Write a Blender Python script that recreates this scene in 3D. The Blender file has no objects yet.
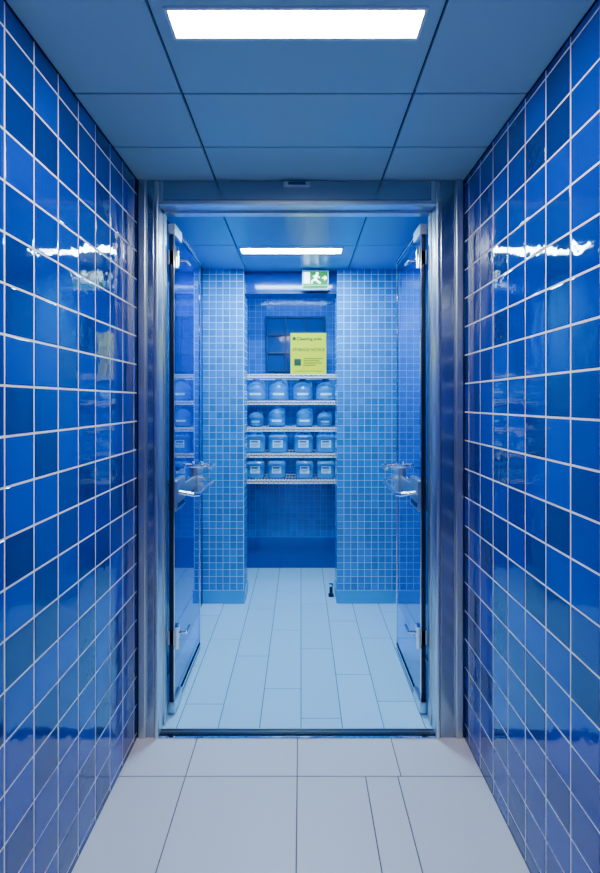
import bpy, math, random
from mathutils import Vector
random.seed(7)
S = bpy.context.scene
D = bpy.data

# ---------------------------------------------------------------- materials
def pmat(name, col, rough=0.5, metal=0.0, trans=0.0, ior=1.45, var=0.0, bump=0.0, bscale=20.0,
         bstretch=(1,1,1), emis=None, estr=0.0, coat=0.0, spec=None, alpha=None):
    m = D.materials.new(name); m.use_nodes = True
    nt = m.node_tree; N = nt.nodes; L = nt.links
    b = N['Principled BSDF']
    b.inputs['Base Color'].default_value = (*col, 1)
    b.inputs['Roughness'].default_value = rough
    b.inputs['Metallic'].default_value = metal
    b.inputs['Transmission Weight'].default_value = trans
    b.inputs['IOR'].default_value = ior
    b.inputs['Coat Weight'].default_value = coat
    if spec is not None: b.inputs['Specular IOR Level'].default_value = spec
    if emis:
        b.inputs['Emission Color'].default_value = (*emis, 1)
        b.inputs['Emission Strength'].default_value = estr
    if var > 0:
        g = N.new('ShaderNodeNewGeometry')
        mr = N.new('ShaderNodeMapRange')
        mr.inputs['To Min'].default_value = 1 - var
        mr.inputs['To Max'].default_value = 1 + var
        hsv = N.new('ShaderNodeHueSaturation')
        hsv.inputs['Color'].default_value = (*col, 1)
        L.new(g.outputs['Random Per Island'], mr.inputs['Value'])
        L.new(mr.outputs['Result'], hsv.inputs['Value'])
        L.new(hsv.outputs['Color'], b.inputs['Base Color'])
    if bump > 0:
        tc = N.new('ShaderNodeTexCoord'); mp = N.new('ShaderNodeMapping')
        mp.inputs['Scale'].default_value = bstretch
        nz = N.new('ShaderNodeTexNoise'); nz.inputs['Scale'].default_value = bscale
        nz.inputs['Detail'].default_value = 2
        bp = N.new('ShaderNodeBump'); bp.inputs['Strength'].default_value = bump
        bp.inputs['Distance'].default_value = 0.002
        L.new(tc.outputs['Object'], mp.inputs['Vector'])
        L.new(mp.outputs['Vector'], nz.inputs['Vector'])
        L.new(nz.outputs['Fac'], bp.inputs['Height'])
        L.new(bp.outputs['Normal'], b.inputs['Normal'])
    return m

M_TILE  = pmat('blue_glazed_tile', (0.0, 0.032, 0.30), 0.03, var=0.42, bump=0.9, bscale=14, coat=0.35, spec=0.5)
M_GROUT = pmat('white_grout', (0.98, 0.92, 0.90), 0.7)
M_MOS   = pmat('mosaic_tile', (0.006, 0.24, 0.66), 0.15, var=0.15, bump=0.2, bscale=30)
M_MOSG  = pmat('mosaic_grout', (0.45, 0.84, 1.0), 0.7)
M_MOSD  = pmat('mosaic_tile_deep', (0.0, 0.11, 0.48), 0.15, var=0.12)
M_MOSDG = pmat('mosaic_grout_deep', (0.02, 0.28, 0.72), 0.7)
M_PLAIN = pmat('blue_wall_panel', (0.0, 0.055, 0.36), 0.10, bump=0.1, bscale=5, spec=0.35)
M_JOINT = pmat('dark_joint', (0.005, 0.015, 0.04), 0.6)
M_CEIL  = pmat('ceiling_panel', (0.32, 0.55, 0.60), 0.30, var=0.03)
M_CEILF = pmat('ceiling_panel_blue', (0.10, 0.46, 0.74), 0.30, var=0.03)
M_FLN   = pmat('floor_tile_grey', (0.66, 0.65, 0.70), 0.36, var=0.04, bump=0.1, bscale=60)
M_FLNG  = pmat('floor_grout_grey', (0.12, 0.13, 0.16), 0.8)
M_FLF   = pmat('floor_tile_pale_blue', (0.36, 0.72, 1.0), 0.28, var=0.05, bump=0.1, bscale=60)
M_FLFG  = pmat('floor_grout_blue', (0.05, 0.20, 0.42), 0.8)
M_STEEL = pmat('brushed_steel', (0.60, 0.68, 0.74), 0.30, metal=1, bump=0.03, bscale=6, bstretch=(14, 14, 0.6))
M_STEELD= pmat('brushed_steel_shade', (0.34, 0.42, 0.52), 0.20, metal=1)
M_CHROME= pmat('chrome', (0.85, 0.90, 0.95), 0.06, metal=1)
M_DARK  = pmat('dark_anodised_frame', (0.01, 0.02, 0.05), 0.2, metal=0.5)
M_GLASS = pmat('tinted_glass', (0.12, 0.42, 0.95), 0.0, trans=1.0, ior=1.6)
M_LAMP1 = pmat('lamp_diffuser_white', (1, 1, 1), 0.5, emis=(1.0, 0.97, 0.96), estr=125)
M_LAMP2 = pmat('lamp_diffuser_cool', (1, 1, 1), 0.5, emis=(0.38, 0.76, 1.0), estr=275)
M_LAMP3_ADDED = pmat('added_store_light', (1, 1, 1), 0.5, emis=(0.30, 0.70, 1.0), estr=130)  # glow of the added, hidden light in the store
M_WHITE = pmat('white_plastic', (0.8, 0.85, 0.9), 0.4)
M_JUG   = pmat('translucent_blue_plastic', (0.02, 0.36, 0.95), 0.12, trans=0.35, coat=0.6)
M_CAP   = pmat('blue_cap', (0.005, 0.08, 0.4), 0.35)
M_LABEL = pmat('pale_label', (0.50, 0.90, 1.0), 0.5)
M_SHELF = pmat('shelf_wire', (0.95, 0.86, 0.80), 0.35, metal=0.0)
M_LIME  = pmat('lime_sign_face', (1.0, 0.78, 0.0), 0.6, spec=0.2)
M_INK   = pmat('dark_green_ink', (0.01, 0.05, 0.02), 0.6)
M_EXITG = pmat('exit_green', (0.0, 0.14, 0.01), 0.4, emis=(0.0, 0.5, 0.10), estr=0.6, spec=0.2)
M_EXITW = pmat('exit_white', (0.9, 1, 0.95), 0.4, emis=(0.8, 1, 0.95), estr=4)
M_PANE  = pmat('dark_window_pane', (0.0, 0.05, 0.22), 0.08)
M_FRAME = pmat('window_frame_blue', (0.0, 0.03, 0.12), 0.3)

# ---------------------------------------------------------------- mesh builder
class MB:
    def __init__(s): s.v=[]; s.f=[]; s.m=[]; s.sm=[]; s.mats=[]
    def mi(s, mat):
        if mat not in s.mats: s.mats.append(mat)
        return s.mats.index(mat)
    def add(s, vs, fs, mat, smooth=False):
        o=len(s.v); s.v += [tuple(v) for v in vs]; k=s.mi(mat)
        for f in fs: s.f.append([i+o for i in f]); s.m.append(k); s.sm.append(smooth)
    def box(s, x0,x1,y0,y1,z0,z1, mat, bev=0.0):
        if x0>x1: x0,x1=x1,x0
        if y0>y1: y0,y1=y1,y0
        if z0>z1: z0,z1=z1,z0
        if bev<=0:
            vs=[(x,y,z) for z in(z0,z1) for y in(y0,y1) for x in(x0,x1)]
            s.add(vs,[(0,2,3,1),(4,5,7,6),(0,1,5,4),(2,6,7,3),(0,4,6,2),(1,3,7,5)],mat); return
        import bmesh
        bm=bmesh.new(); bmesh.ops.create_cube(bm,size=1)
        for v in bm.verts:
            v.co=Vector(((x0+x1)/2+v.co.x*(x1-x0),(y0+y1)/2+v.co.y*(y1-y0),(z0+z1)/2+v.co.z*(z1-z0)))
        bmesh.ops.bevel(bm,geom=bm.edges[:],offset=bev,segments=2,profile=0.5,affect='EDGES')
        bm.verts.index_update()
        s.add([v.co[:] for v in bm.verts],[[v.index for v in f.verts] for f in bm.faces],mat)
        bm.free()
    def cyl(s, a, b, r, mat, n=14):
        a=Vector(a); b=Vector(b); d=(b-a).normalized()
        u=d.orthogonal().normalized(); w=d.cross(u)
        vs=[]
        for p in (a,b):
            for i in range(n):
                t=2*math.pi*i/n; vs.append(p+u*math.cos(t)*r+w*math.sin(t)*r)
        s.add(vs,[(i,(i+1)%n,n+(i+1)%n,n+i) for i in range(n)],mat,True)
        s.add(vs[:n],[tuple(range(n))[::-1]],mat); s.add(vs[n:],[tuple(range(n))],mat)
    def tube(s, pts, r, mat, n=10):
        for i in range(len(pts)-1): s.cyl(pts[i],pts[i+1],r,mat,n)
        for p in pts[1:-1]: s.ball(p,r,mat)
    def ball(s,c,r,mat,n=10,k=6):
        vs=[];fs=[]
        for j in range(k+1):
            ph=math.pi*j/k
            for i in range(n):
                t=2*math.pi*i/n
                vs.append((c[0]+r*math.sin(ph)*math.cos(t),c[1]+r*math.sin(ph)*math.sin(t),c[2]+r*math.cos(ph)))
        for j in range(k):
            for i in range(n): fs.append((j*n+i,(j+1)*n+i,(j+1)*n+(i+1)%n,j*n+(i+1)%n))
        s.add(vs,fs,mat,True)
    def loft(s, c, prof, mat, e=2.0, ax=1.0, ay=1.0, n=32):
        vs=[];fs=[]
        for (r,z) in prof:
            for i in range(n):
                t=2*math.pi*i/n; ct,st=math.cos(t),math.sin(t)
                x=math.copysign(abs(ct)**(2/e),ct); y=math.copysign(abs(st)**(2/e),st)
                vs.append((c[0]+r*ax*x,c[1]+r*ay*y,c[2]+z))
        for j in range(len(prof)-1):
            for i in range(n): fs.append((j*n+i,j*n+(i+1)%n,(j+1)*n+(i+1)%n,(j+1)*n+i))
        s.add(vs,fs,mat,True)
        s.add(vs[:n],[tuple(range(n))[::-1]],mat); s.add(vs[-n:],[tuple(range(n))],mat)
    def tile(s, o, u, v, w, h, n, mat, thick=0.003, bev=0.0025, tilt=0.0):
        # pillow-edged tile: o corner, u/v unit axes, n outward normal
        o=Vector(o);u=Vector(u);v=Vector(v);n=Vector(n)
        ta=random.uniform(-tilt,tilt); tb=random.uniform(-tilt,tilt)
        def ring(i,hh,tl=0):
            out=[]
            for a,b in((i,i),(w-i,i),(w-i,h-i),(i,h-i)):
                out.append(o+u*a+v*b+n*(hh+tl*(ta*(a-w/2)+tb*(b-h/2))))
            return out
        vs=ring(0,0)+ring(0,thick*0.45)+ring(bev*0.35,thick*0.85,1)+ring(bev,thick,1)
        fs=[]
        for k in range(3):
            for i in range(4):
                fs.append((k*4+i,k*4+(i+1)%4,(k+1)*4+(i+1)%4,(k+1)*4+i))
        fs.append((12,13,14,15))
        if u.cross(v).dot(n)<0: fs=[f[::-1] for f in fs]
        s.add(vs,fs,mat)
    def field(s, o, u, v, W, H, t, g, n, mat, off=(0,0), **k):
        # grid of tiles filling W x H, pitch t, joint g, phase offset
        o=Vector(o);U=Vector(u);V=Vector(v)
        def cuts(Lg, ph):
            out=[];a=-ph
            while a<Lg-1e-6:
                lo=max(a,0);hi=min(a+t-g,Lg)
                if hi-lo>0.008: out.append((lo,hi))
                a+=t
            return out
        for (a0,a1) in cuts(W,off[0]):
            for (b0,b1) in cuts(H,off[1]):
                s.tile(o+U*a0+V*b0,u,v,a1-a0,b1-b0,n,mat,**k)
    def obj(s, name, parent=None):
        me=D.meshes.new(name); me.from_pydata(s.v,[],s.f)
        for m in s.mats: me.materials.append(m)
        me.polygons.foreach_set('material_index',s.m)
        me.polygons.foreach_set('use_smooth',s.sm)
        me.update()
        ob=D.objects.new(name,me); S.collection.objects.link(ob)
        if parent: ob.parent=parent
        return ob
def empty(name, loc=(0,0,0)):
    e=D.objects.new(name,None); e.location=(0,0,0); S.collection.objects.link(e); e.empty_display_size=0.1
    return e

# ---------------------------------------------------------------- dimensions
XL, XR = -0.71, 0.708
H = 2.41
Y0 = -1.6; YD = 2.0; YD2 = 2.12; YP = 3.33; YP2=3.53; YB = 4.05
T=0.1225; G=0.006

# ---- corridor walls (glazed tiles)
for nm,x,sg,ph in(('wall_left',XL,1,(0.107,0.10)),('wall_right',XR,-1,(0.0,0.06))):
    b=MB()
    b.box(x-sg*0.10, x-sg*0.001, Y0, YD2, 0, H, M_GROUT)
    b.field((x-sg*0.001,Y0,0),(0,1,0),(0,0,1),YD-Y0-0.002,H,T,G,(sg,0,0),M_TILE,off=ph,thick=0.0013,bev=0.0025,tilt=0.008)
    # inner room section: satin blue panels with fine joints
    b.box(x-sg*0.10, x-sg*0.004, YD2, YB, 0, H, M_JOINT)
    b.field((x-sg*0.004,YD2+0.001,0),(0,1,0),(0,0,1),YP-YD2,H,0.61,0.003,(sg,0,0),M_PLAIN,thick=0.003,bev=0.001)
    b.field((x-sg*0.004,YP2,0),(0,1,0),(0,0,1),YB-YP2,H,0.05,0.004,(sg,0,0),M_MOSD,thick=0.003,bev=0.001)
    b.obj(nm)
b=MB()
b.box(XL-0.1,XR+0.1,Y0-0.1,Y0-0.003,0,H,M_GROUT)
b.field((XL,Y0-0.003,0),(1,0,0),(0,0,1),XR-XL,H,T,G,(0,1,0),M_TILE,off=(0.02,0.05),thick=0.0035,bev=0.004,tilt=0.006)
b.obj('wall_rear')

# ---- floor
b=MB()
b.box(XL-0.1,XR+0.1,Y0-0.1,2.04,-0.10,-0.003,M_FLNG)
xs=[XL,-0.448,-0.015,0.388,XR]
ys=[YD,1.79,1.19,0.59,-0.01,-0.61,-1.21,Y0]
for j in range(len(ys)-1):
    xx=list(xs)
    if j%2==1: xx=[XL,-0.448,-0.015,0.250,0.375,XR]
    for i in range(len(xx)-1):
        b.tile((xx[i]+0.002,ys[j+1]+0.002,-0.003),(1,0,0),(0,1,0),xx[i+1]-xx[i]-0.004,ys[j]-ys[j+1]-0.004,(0,0,1),M_FLN,thick=0.003,bev=0.0015)
b.box(XL-0.1,XR+0.1,2.04,YB+0.1,-0.10,-0.003,M_FLFG)
w=0.185; x=XL-0.03; col=0
offs=[0.10,0.42,0.0,0.30,0.52,0.18,0.40,0.05]
while x<XR:
    a=max(x,XL); c=min(x+w,XR)
    y=2.04-offs[col%8]
    while y<YB:
        y0=max(y,2.04); y1=min(y+0.60,YB)
        if y1-y0>0.01:
            b.tile((a+0.002,y0+0.002,-0.003),(1,0,0),(0,1,0),c-a-0.004,y1-y0-0.004,(0,0,1),M_FLF,thick=0.002,bev=0.001)
        y+=0.60
    x+=w; col+=1
b.obj('floor')

# ---- ceiling
b=MB()
b.box(XL-0.1,XR+0.1,Y0-0.1,YB+0.1,H+0.012,H+0.10,M_JOINT)
def cpanel(x0,x1,y0,y1,mat,hole=None):
    g=0.0035
    x0+=g;x1-=g;y0+=g;y1-=g
    if hole is None:
        b.box(x0,x1,y0,y1,H,H+0.012,mat,0.002); return
    hx0,hx1,hy0,hy1=hole
    b.box(x0,x1,y0,hy0,H,H+0.012,mat); b.box(x0,x1,hy1,y1,H,H+0.012,mat)
    b.box(x0,hx0,hy0,hy1,H,H+0.012,mat); b.box(hx1,x1,hy0,hy1,H,H+0.012,mat)
LX=[XL,-0.370,0.350,XR]
LY=[Y0,-1.05,-0.45,0.15,0.75,1.439,1.742,YD+0.02]
lamp1=(-0.335,0.311,1.120,1.222)
lampR_added=(-0.335,0.311,-0.80,-0.70)  # added light behind the camera, never in view
for j in range(len(LY)-1):
    for i in range(3):
        hole=None
        if i==1 and LY[j]<1.15<LY[j+1]: hole=lamp1
        if i==1 and LY[j]<-0.75<LY[j+1]: hole=lampR_added
        cpanel(LX[i],LX[i+1],LY[j],LY[j+1],M_CEIL,hole)
FX=[XL,-0.400,0.340,XR]
FY=[YD+0.02,2.83-0.0,YP+0.05,YB]
lamp2=(-0.385,0.262,2.875,2.985)
lamp3_added=(-0.385,0.262,3.60,3.66)  # added light hidden behind the beam to brighten the back wall
for j in range(3):
    for i in range(3):
        cpanel(FX[i],FX[i+1],FY[j],FY[j+1],M_CEILF,(lamp2 if j==1 else lamp3_added if j==2 else None) if i==1 else None)
b.obj('ceiling')

def lamp(L,mat):
    x0,x1,y0,y1=L
    b=MB(); f=0.008
    g=0.0005
    x0+=g;x1-=g;y0+=g;y1-=g
    b.box(x0,x1,y0,y0+f,H-0.004,H+0.010,M_WHITE); b.box(x0,x1,y1-f,y1,H-0.004,H+0.010,M_WHITE)
    b.box(x0,x0+f,y0+f,y1-f,H-0.004,H+0.010,M_WHITE); b.box(x1-f,x1,y0+f,y1-f,H-0.004,H+0.010,M_WHITE)
    b.box(x0+f,x1-f,y0+f,y1-f,H-0.001,H+0.008,mat)
    b.obj('ceiling_light')
lamp(lamp1,M_LAMP1); lamp(lamp2,M_LAMP2); lamp(lampR_added,M_LAMP1); lamp(lamp3_added,M_LAMP3_ADDED)  # first two are visible fittings, last two are added, unseen lights

# ---- steel door frame
JL, JR, HZ = -0.615, 0.583, 2.30
b=MB()
b.box(XL+0.001,JL,YD,YD2,0,H-0.001,M_STEEL,0.004)
b.box(JR,XR-0.001,YD,YD2,0,H-0.001,M_STEEL,0.004)
b.box(JL,JR,YD,YD2,HZ,H-0.001,M_STEEL,0.004)
# stepped architrave on the corridor face: rounded outer strip, shadow groove, rounded inner strip
for (o_,i_,sg) in ((XL+0.001,JL,1),(XR-0.001,JR,-1)):
    b.box(o_,o_+sg*0.007,YD-0.004,YD+0.002,0,H-0.002,M_DARK)
    b.box(o_+sg*0.007,o_+sg*0.040,YD-0.012,YD+0.002,0,H-0.002,M_STEEL,0.005)
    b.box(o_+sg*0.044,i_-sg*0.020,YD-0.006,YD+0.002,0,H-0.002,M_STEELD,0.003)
    b.box(i_-sg*0.017,i_,YD-0.012,YD+0.002,0,HZ+0.016,M_STEEL,0.005)
b.box(JL-0.016,JR+0.016,YD-0.010,YD+0.002,HZ,HZ+0.016,M_STEEL,0.004)
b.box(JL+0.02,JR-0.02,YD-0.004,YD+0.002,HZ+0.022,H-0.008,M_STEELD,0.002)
# stepped rebates
b.box(JL-0.001,JL+0.006,YD+0.06,YD2-0.02,0.008,HZ,M_STEEL,0.001)
b.box(JR-0.006,JR+0.001,YD+0.06,YD2-0.02,0.008,HZ,M_STEEL,0.001)
b.box(JL,JR,YD+0.06,YD2-0.02,HZ-0.008,HZ+0.001,M_STEEL,0.001)
# threshold, part of the frame
b.box(JL,JR,YD,YD+0.012,0,0.008,M_DARK)
b.box(JL,JR,YD-0.014,YD,0,0.006,M_CHROME,0.002)
b.box(JL,JR,YD+0.012,YD+0.045,0,0.006,M_STEEL)
for k in range(3): b.box(JL,JR,YD+0.017+k*0.009,YD+0.020+k*0.009,0.006,0.0075,M_DARK)
b.obj('door_frame')
b=MB()
b.box(-0.075,0.04,YD-0.022,YD-0.004,2.376,2.396,M_STEEL,0.004)
b.box(-0.055,0.02,YD-0.024,YD-0.021,2.380,2.392,M_PANE,0.001)
b.cyl((0.03,YD-0.026,2.386),(0.03,YD-0.020,2.386),0.003,M_CHROME)
b.obj('motion_sensor')

# ---- glass door leaves, open 90 degrees into inner room
def door(name, xc, sg):
    # sg: direction toward corridor centre
    e=empty(name)
    ya,yb=YD2+0.015, YD2+0.585
    z0,z1=0.012,2.275
    t=0.006
    b=MB(); b.box(xc-t,xc+t,ya+0.012,yb-0.006,z0+0.02,z1-0.012,M_GLASS); b.obj('glass_pane',e)
    b=MB(); q=0.011
    b.box(xc-q,xc+q,ya,ya+0.018,z0,z1,M_DARK,0.002)
    b.box(xc-q,xc+q,ya+0.018,yb-0.010,z0,z0+0.025,M_DARK,0.002)
    b.box(xc-q,xc+q,ya+0.018,yb-0.010,z1-0.016,z1,M_DARK,0.002)
    b.obj('dark_frame',e)
    b=MB(); b.box(xc-q*0.9,xc+q*0.9,yb-0.011,yb,z0,z1,M_CHROME,0.002)
    b.box(xc+sg*(q-0.001),xc+sg*(q+0.003),ya-0.001,ya+0.006,z0,z1,M_CHROME,0.0008)
    b.box(xc+sg*(q-0.002),xc+sg*(q+0.002),ya+0.018,yb-0.010,z0+0.022,z0+0.030,M_CHROME,0.0008)
    b.box(xc+sg*(q-0.002),xc+sg*(q+0.002),ya+0.018,yb-0.010,z1-0.022,z1-0.015,M_CHROME,0.0008)
    b.obj('edge_strip',e)
    # lock rail
    b=MB()
    b.box(xc-0.016,xc+0.016,ya+0.02,yb-0.012,0.975,1.040,M_STEEL,0.004)
    b.box(xc-0.026,xc+0.026,yb-0.15,yb-0.002,0.945,1.090,M_STEEL,0.005)
    b.box(xc-0.022,xc+0.022,ya+0.01,ya+0.17,0.940,1.085,M_STEEL,0.005)
    b.box(xc+sg*0.021,xc+sg*0.0235,ya+0.03,ya+0.15,0.955,0.975,M_DARK)
    b.cyl((xc+sg*0.02,yb-0.06,0.98),(xc+sg*0.034,yb-0.06,0.98),0.014,M_CHROME)
    b.obj('lock_case',e)
    b=MB()
    xo=xc+sg*0.098
    # push bar with two arms
    b.tube([(xc+sg*0.018,ya+0.07,1.020),(xo-sg*0.02,ya+0.085,1.005),(xo,ya+0.12,1.000),(xo,yb-0.11,1.000),(xo-sg*0.02,yb-0.07,1.005),(xc+sg*0.018,yb-0.06,1.020)],0.011,M_CHROME,14)
    b.obj('push_bar',e)
    b=MB()
    b.cyl((xc+sg*0.024,yb-0.04,1.085),(xc+sg*0.036,yb-0.04,1.085),0.026,M_CHROME,20)
    b.tube([(xc+sg*0.03,yb-0.04,1.085),(xc+sg*0.082,yb-0.04,1.085),(xc+sg*0.096,yb-0.055,1.085),(xc+sg*0.096,yb-0.16,1.082)],0.012,M_CHROME,14)
    b.cyl((xc-sg*0.024,yb-0.04,1.085),(xc-sg*0.036,yb-0.04,1.085),0.026,M_CHROME,20)
    b.tube([(xc-sg*0.03,yb-0.04,1.085),(xc-sg*0.07,yb-0.04,1.085),(xc-sg*0.07,yb-0.14,1.082)],0.010,M_CHROME)
    b.obj('lever_handle',e)
    for i,z in enumerate((0.36,2.12)):
        b=MB()
        b.box(xc-0.018,xc+0.018,ya,ya+0.075,z-0.035,z+0.035,M_CHROME,0.004)
        b.cyl((xc+sg*0.022,ya+0.004,z-0.05),(xc+sg*0.022,ya+0.004,z+0.05),0.010,M_CHROME)
        b.tube([(xc+sg*0.016,ya+0.05,z),(xc+sg*0.055,ya+0.055,z),(xc+sg*0.055,ya+0.12,z)],0.007,M_CHROME)
        b.obj('hinge_%d'%(i+1),e)
    for z in(z0,z1-0.05):
        b=MB(); b.box(xc-0.017,xc+0.017,ya-0.002,ya+0.12,z,z+0.05,M_STEEL,0.003); b.obj('pivot_patch',e)
door('door_1',-0.598,1); door('door_2',0.566,-1)

# ---- partition piers with mosaic
def pier(nm,x0,x1,inner):
    b=MB()
    b.box(x0,x1,YP+0.002,YP2,0,H,M_MOSG)
    b.field((x0,YP+0.002,0.095),(1,0,0),(0,0,1),x1-x0,H-0.097,0.0495,0.0042,(0,-1,0),M_MOS,thick=0.002,bev=0.001,tilt=0.01)
    xi = x1 if inner>0 else x0
    b.field((xi,YP+0.006,0.095),(0,1,0),(0,0,1),YP2-YP-0.01,H-0.097,0.0495,0.0042,(inner,0,0),M_MOS,thick=0.002,bev=0.001,tilt=0.01)
    b.box(x0,x1+(0.008 if inner>0 else 0),YP-0.007,YP2,0,0.09,M_BASE,0.003) if inner>0 else b.box(x0-0.008,x1,YP-0.007,YP2,0,0.09,M_BASE,0.003)
    b.obj(nm)
M_BASE=pmat('skirting_tile_blue',(0.02,0.36,0.75),0.25)
pier('tiled_pier',XL+0.001,-0.412,1)
pier('tiled_pier',0.262,XR-0.001,-1)
b=MB()
b.box(-0.411,0.261,YP+0.06,YP2,2.245,H-0.001,M_PLAIN,0.003)
b.box(-0.411,0.261,YP+0.052,YP+0.062,2.245,2.252,M_FRAME)
b.obj('trim_1')
# back wall
b=MB()
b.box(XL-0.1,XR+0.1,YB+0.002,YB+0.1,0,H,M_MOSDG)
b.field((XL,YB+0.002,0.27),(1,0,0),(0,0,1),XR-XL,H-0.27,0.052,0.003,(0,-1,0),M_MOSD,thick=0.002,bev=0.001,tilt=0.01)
b.obj('wall_back')
b=MB(); b.box(XL+0.001,XR-0.001,YB-0.012,YB,0,0.265,M_PLAIN,0.003); b.obj('baseboard_back')

# window grid on back wall
b=MB()
wx0,wx1,wz0,wz1=-0.30,0.20,1.72,2.19
b.box(wx0,wx1,YB-0.012,YB-0.001,wz0,wz1,M_PANE)
for i in range(4):
    x=wx0+(wx1-wx0)*i/3; b.box(x-0.008,x+0.008,YB-0.028,YB-0.001,wz0,wz1,M_FRAME,0.002)
for i in range(4):
    z=wz0+(wz1-wz0)*i/3; b.box(wx0-0.008,wx1+0.008,YB-0.027,YB-0.001,z-0.008,z+0.008,M_FRAME,0.002)
b.obj('window_1')

# ---- wire shelving
SH=[0.82,1.03,1.24,1.455,1.67]; SY0,SY1=3.72,4.02; SX0,SX1=-0.64,0.64
b=MB()
for z in SH:
    for yy in(SY0,SY1):
        b.cyl((SX0,yy,z),(SX1,yy,z),0.0042,M_SHELF,8)
        b.cyl((SX0,yy,z-0.024),(SX1,yy,z-0.024),0.0042,M_SHELF,8)
    n=64
    for i in range(n):
        xa=SX0+(SX1-SX0)*i/n; xb=SX0+(SX1-SX0)*(i+1)/n
        za,zb=(z-0.024,z) if i%2==0 else (z,z-0.024)
        b.cyl((xa,SY0,za),(xb,SY0,zb),0.003,M_SHELF,6)
    for i in range(53):
        x=SX0+(SX1-SX0)*i/52; b.cyl((x,SY0,z+0.003),(x,SY1,z+0.003),0.002,M_SHELF,6)
for x in(SX0,SX1):
    for yy in(SY0,SY1): b.cyl((x,yy,0),(x,yy,1.74),0.0125,M_SHELF,14)
b.obj('wire_shelving_unit')

# ---- containers
def jug(x,y,z,r,h):
    b=MB()
    p=[(r*0.78,0),(r*0.92,h*0.03),(r*0.98,h*0.08),(r,h*0.16),(r*0.95,h*0.20),(r,h*0.24),(r,h*0.36),(r*0.95,h*0.40),(r,h*0.44),
       (r*0.99,h*0.54),(r*0.94,h*0.62),(r*0.84,h*0.70),(r*0.68,h*0.77),(r*0.48,h*0.82),(r*0.34,h*0.85),(r*0.32,h*0.89)]
    b.loft((x,y,z),p,M_JUG)
    b.loft((x,y,z+h*0.88),[(r*0.36,0),(r*0.38,h*0.02),(r*0.38,h*0.09),(r*0.32,h*0.11)],M_CAP)
    b.tube([(x+r*0.34,y-r*0.2,z+h*0.85),(x+r*0.74,y-r*0.3,z+h*0.85),(x+r*0.86,y-r*0.3,z+h*0.64)],0.006,M_JUG,8)
    vs=[];fs=[];n=10
    for i in range(n+1):
        t=-math.pi/2+(-0.55+1.10*i/n)
        for zz in(h*0.25,h*0.35): vs.append((x+math.cos(t)*(r+0.001),y+math.sin(t)*(r+0.001),z+zz))
    for i in range(n): fs.append((2*i,2*i+2,2*i+3,2*i+1))
    b.add(vs,fs,M_LABEL,True)
    b.obj('water_jug')
def can(x,y,z,r,h):
    b=MB()
    p=[(r*0.90,0),(r*0.98,h*0.03),(r,h*0.07),(r,h*0.66),(r*0.96,h*0.74),(r*0.84,h*0.80),(r*0.74,h*0.82)]
    b.loft((x,y,z),p,M_JUG,e=4,ay=0.85)
    b.loft((x-r*0.45,y,z+h*0.82),[(r*0.24,0),(r*0.26,h*0.02),(r*0.26,h*0.12),(r*0.22,h*0.14)],M_CAP,n=20)
    b.tube([(x-r*0.1,y,z+h*0.80),(x-r*0.02,y,z+h*0.93),(x+r*0.55,y,z+h*0.93),(x+r*0.68,y,z+h*0.78)],0.008,M_JUG,8)
    yf=y-r*0.85-0.0005
    b.box(x-r*0.50,x+r*0.50,yf-0.001,yf+0.002,z+h*0.24,z+h*0.58,M_LABEL)
    b.box(x-r*0.40,x+r*0.30,yf-0.002,yf,z+h*0.47,z+h*0.54,M_CAP)
    b.box(x-r*0.40,x+r*0.40,yf-0.002,yf,z+h*0.38,z+h*0.41,M_CAP)
    b.box(x-r*0.40,x+r*0.2,yf-0.002,yf,z+h*0.30,z+h*0.33,M_CAP)
    b.obj('plastic_canister')
o=0.0052
for x in(-0.375,-0.185,0.015,0.205,0.40,-0.55): jug(x,3.86,SH[3]+o,0.086,0.182)
for x in(-0.20,0.03): jug(x,3.85,SH[2]+o,0.074,0.170)
for x in(-0.38,0.20,0.40): jug(x,3.90,SH[2]+o,0.066,0.140)
for x in(-0.375,-0.19,0.02,0.205,0.40,-0.55): can(x,3.84,SH[1]+o,0.082,0.178)
for x in(-0.375,-0.20,0.03,0.205,0.40): can(x,3.84,SH[0]+o,0.076,0.172)

# ---- lime notice standing on top shelf
e=empty('notice_sign')
sy=3.755; sx0,sx1,sz0,sz1=-0.085,0.205,1.676,2.01
b=MB(); b.box(sx0,sx1,sy,sy+0.006,sz0,sz1,M_LIME,0.0015); b.obj('board',e)
b=MB(); b.tube([(0.0,sy+0.006,1.90),(0.0,sy+0.08,sz0+0.004)],0.004,M_INK,8); b.tube([(0.12,sy+0.006,1.90),(0.12,sy+0.08,sz0+0.004)],0.004,M_INK,8); b.obj('easel_leg',e)
b=MB()
yy0,yy1=sy-0.0012,sy+0.0005
b.cyl((-0.055,yy0,1.965),(-0.055,yy1,1.965),0.014,M_INK,18)
z=1.80
for k,wd in enumerate((0.16,0.13,0.15,0.10)):
    b.box(0.02,0.02+wd,yy0,yy1,z,z+0.006,M_INK); z-=0.018
b.box(sx0+0.03,sx0+0.085,yy0,yy1,1.745,1.80,M_INK)
b.box(sx0+0.03,sx1-0.03,yy0,yy1,1.70,1.703,M_INK)
b.obj('print_blocks',e)
def text(body,size,x,z,par,y,mat,nm):
    c=D.curves.new(nm,'FONT'); c.body=body; c.size=size; c.extrude=0.0004; c.offset=0.0008; c.materials.append(mat)
    t=D.objects.new(nm,c); S.collection.objects.link(t); t.location=(x,y,z); t.rotation_euler=(math.pi/2,0,0); t.parent=par
text('Cleaning area',0.037,-0.035,1.952,e,sy-0.001,M_INK,'header_text')
text('STORAGE NOTICE',0.031,-0.068,1.865,e,sy-0.001,M_INK,'title_text')

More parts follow.
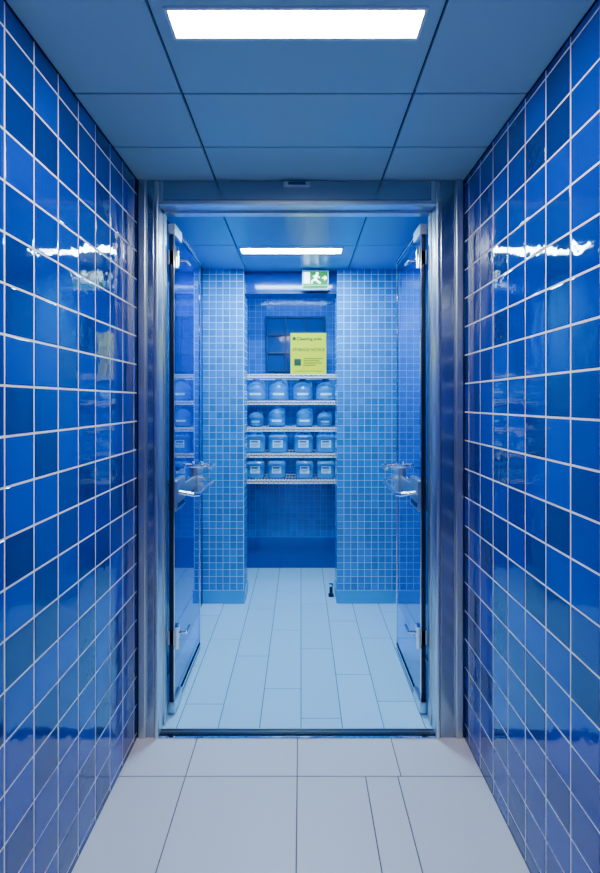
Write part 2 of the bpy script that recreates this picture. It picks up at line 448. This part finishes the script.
# ---- exit sign
e=empty('exit_sign')
ex0,ex1,ez0,ez1=0.008,0.198,2.255,2.395; ey=YP-0.02
b=MB(); b.box(ex0,ex1,ey,ey+0.035,ez0,ez1,M_WHITE,0.004)
b.box(ex0+0.02,ex0+0.04,ey+0.03,YP+0.061,2.33,2.36,M_WHITE); b.box(ex1-0.04,ex1-0.02,ey+0.03,YP+0.061,2.33,2.36,M_WHITE); b.obj('housing',e)
b=MB(); b.box(ex0+0.008,ex1-0.008,ey-0.002,ey+0.001,ez0+0.034,ez1-0.010,M_EXITG)
b.obj('green_panel',e)
b=MB(); q0,q1=ey-0.004,ey-0.0015
b.box(ex0+0.012,ex0+0.055,q0,q1,2.30,2.378,M_EXITW)               # doorway
cx=ex0+0.10
b.cyl((cx+0.008,q0,2.370),(cx+0.008,q1,2.370),0.010,M_EXITW,16)
def limb(p,q,w):
    p=Vector((p[0],0,p[1]));q=Vector((q[0],0,q[1]));d=(q-p).normalized();nn=Vector((-d.z,0,d.x))*w
    vs=[]
    for yv in(q0,q1):
        for s_ in(p+nn,p-nn,q-nn,q+nn): vs.append((s_.x,yv,s_.z))
    b.add(vs,[(0,1,2,3),(7,6,5,4),(0,4,5,1),(1,5,6,2),(2,6,7,3),(3,7,4,0)],M_EXITW)
limb((cx+0.004,2.358),(cx-0.006,2.325),0.008)
limb((cx-0.006,2.328),(cx-0.028,2.318),0.005); limb((cx-0.028,2.318),(cx-0.032,2.298),0.005)
limb((cx-0.004,2.326),(cx+0.014,2.312),0.005); limb((cx+0.014,2.312),(cx+0.032,2.300),0.005)
limb((cx+0.002,2.355),(cx-0.022,2.348),0.004); limb((cx+0.004,2.355),(cx+0.024,2.340),0.004)
limb((ex1-0.045,2.338),(ex1-0.018,2.338),0.005); limb((ex1-0.03,2.352),(ex1-0.016,2.338),0.004); limb((ex1-0.03,2.324),(ex1-0.016,2.338),0.004)
b.obj('pictogram',e)
b=MB(); b.box(ex0+0.008,ex1-0.008,ey-0.002,ey+0.001,ez0+0.008,ez0+0.030,M_EXITG); b.obj('caption_strip',e)

# small floor-mounted door stop by right pier
b=MB()
b.box(0.205,0.245,YP+0.10,YP+0.15,0.0,0.012,M_DARK,0.003)
b.cyl((0.225,YP+0.125,0.012),(0.225,YP+0.125,0.075),0.013,M_DARK,18)
b.cyl((0.225,YP+0.125,0.075),(0.225,YP+0.125,0.09),0.018,M_CHROME,18)
b.obj('door_stop')

# ---- world (enclosed interior, only a trace)
w=D.worlds.new('World'); S.world=w; w.use_nodes=True
w.node_tree.nodes['Background'].inputs[0].default_value=(0.05,0.12,0.25,1)
w.node_tree.nodes['Background'].inputs[1].default_value=0.2

# ---- camera
cam=D.cameras.new('camera'); co=D.objects.new('camera',cam); S.collection.objects.link(co)
co.location=(0,0,1.45); co.rotation_euler=(math.pi/2,0,0)
cam.sensor_width=36; cam.lens=462/873*36
cam.shift_x=-1/873; cam.shift_y=-34.5/873
cam.clip_start=0.02
S.camera=co
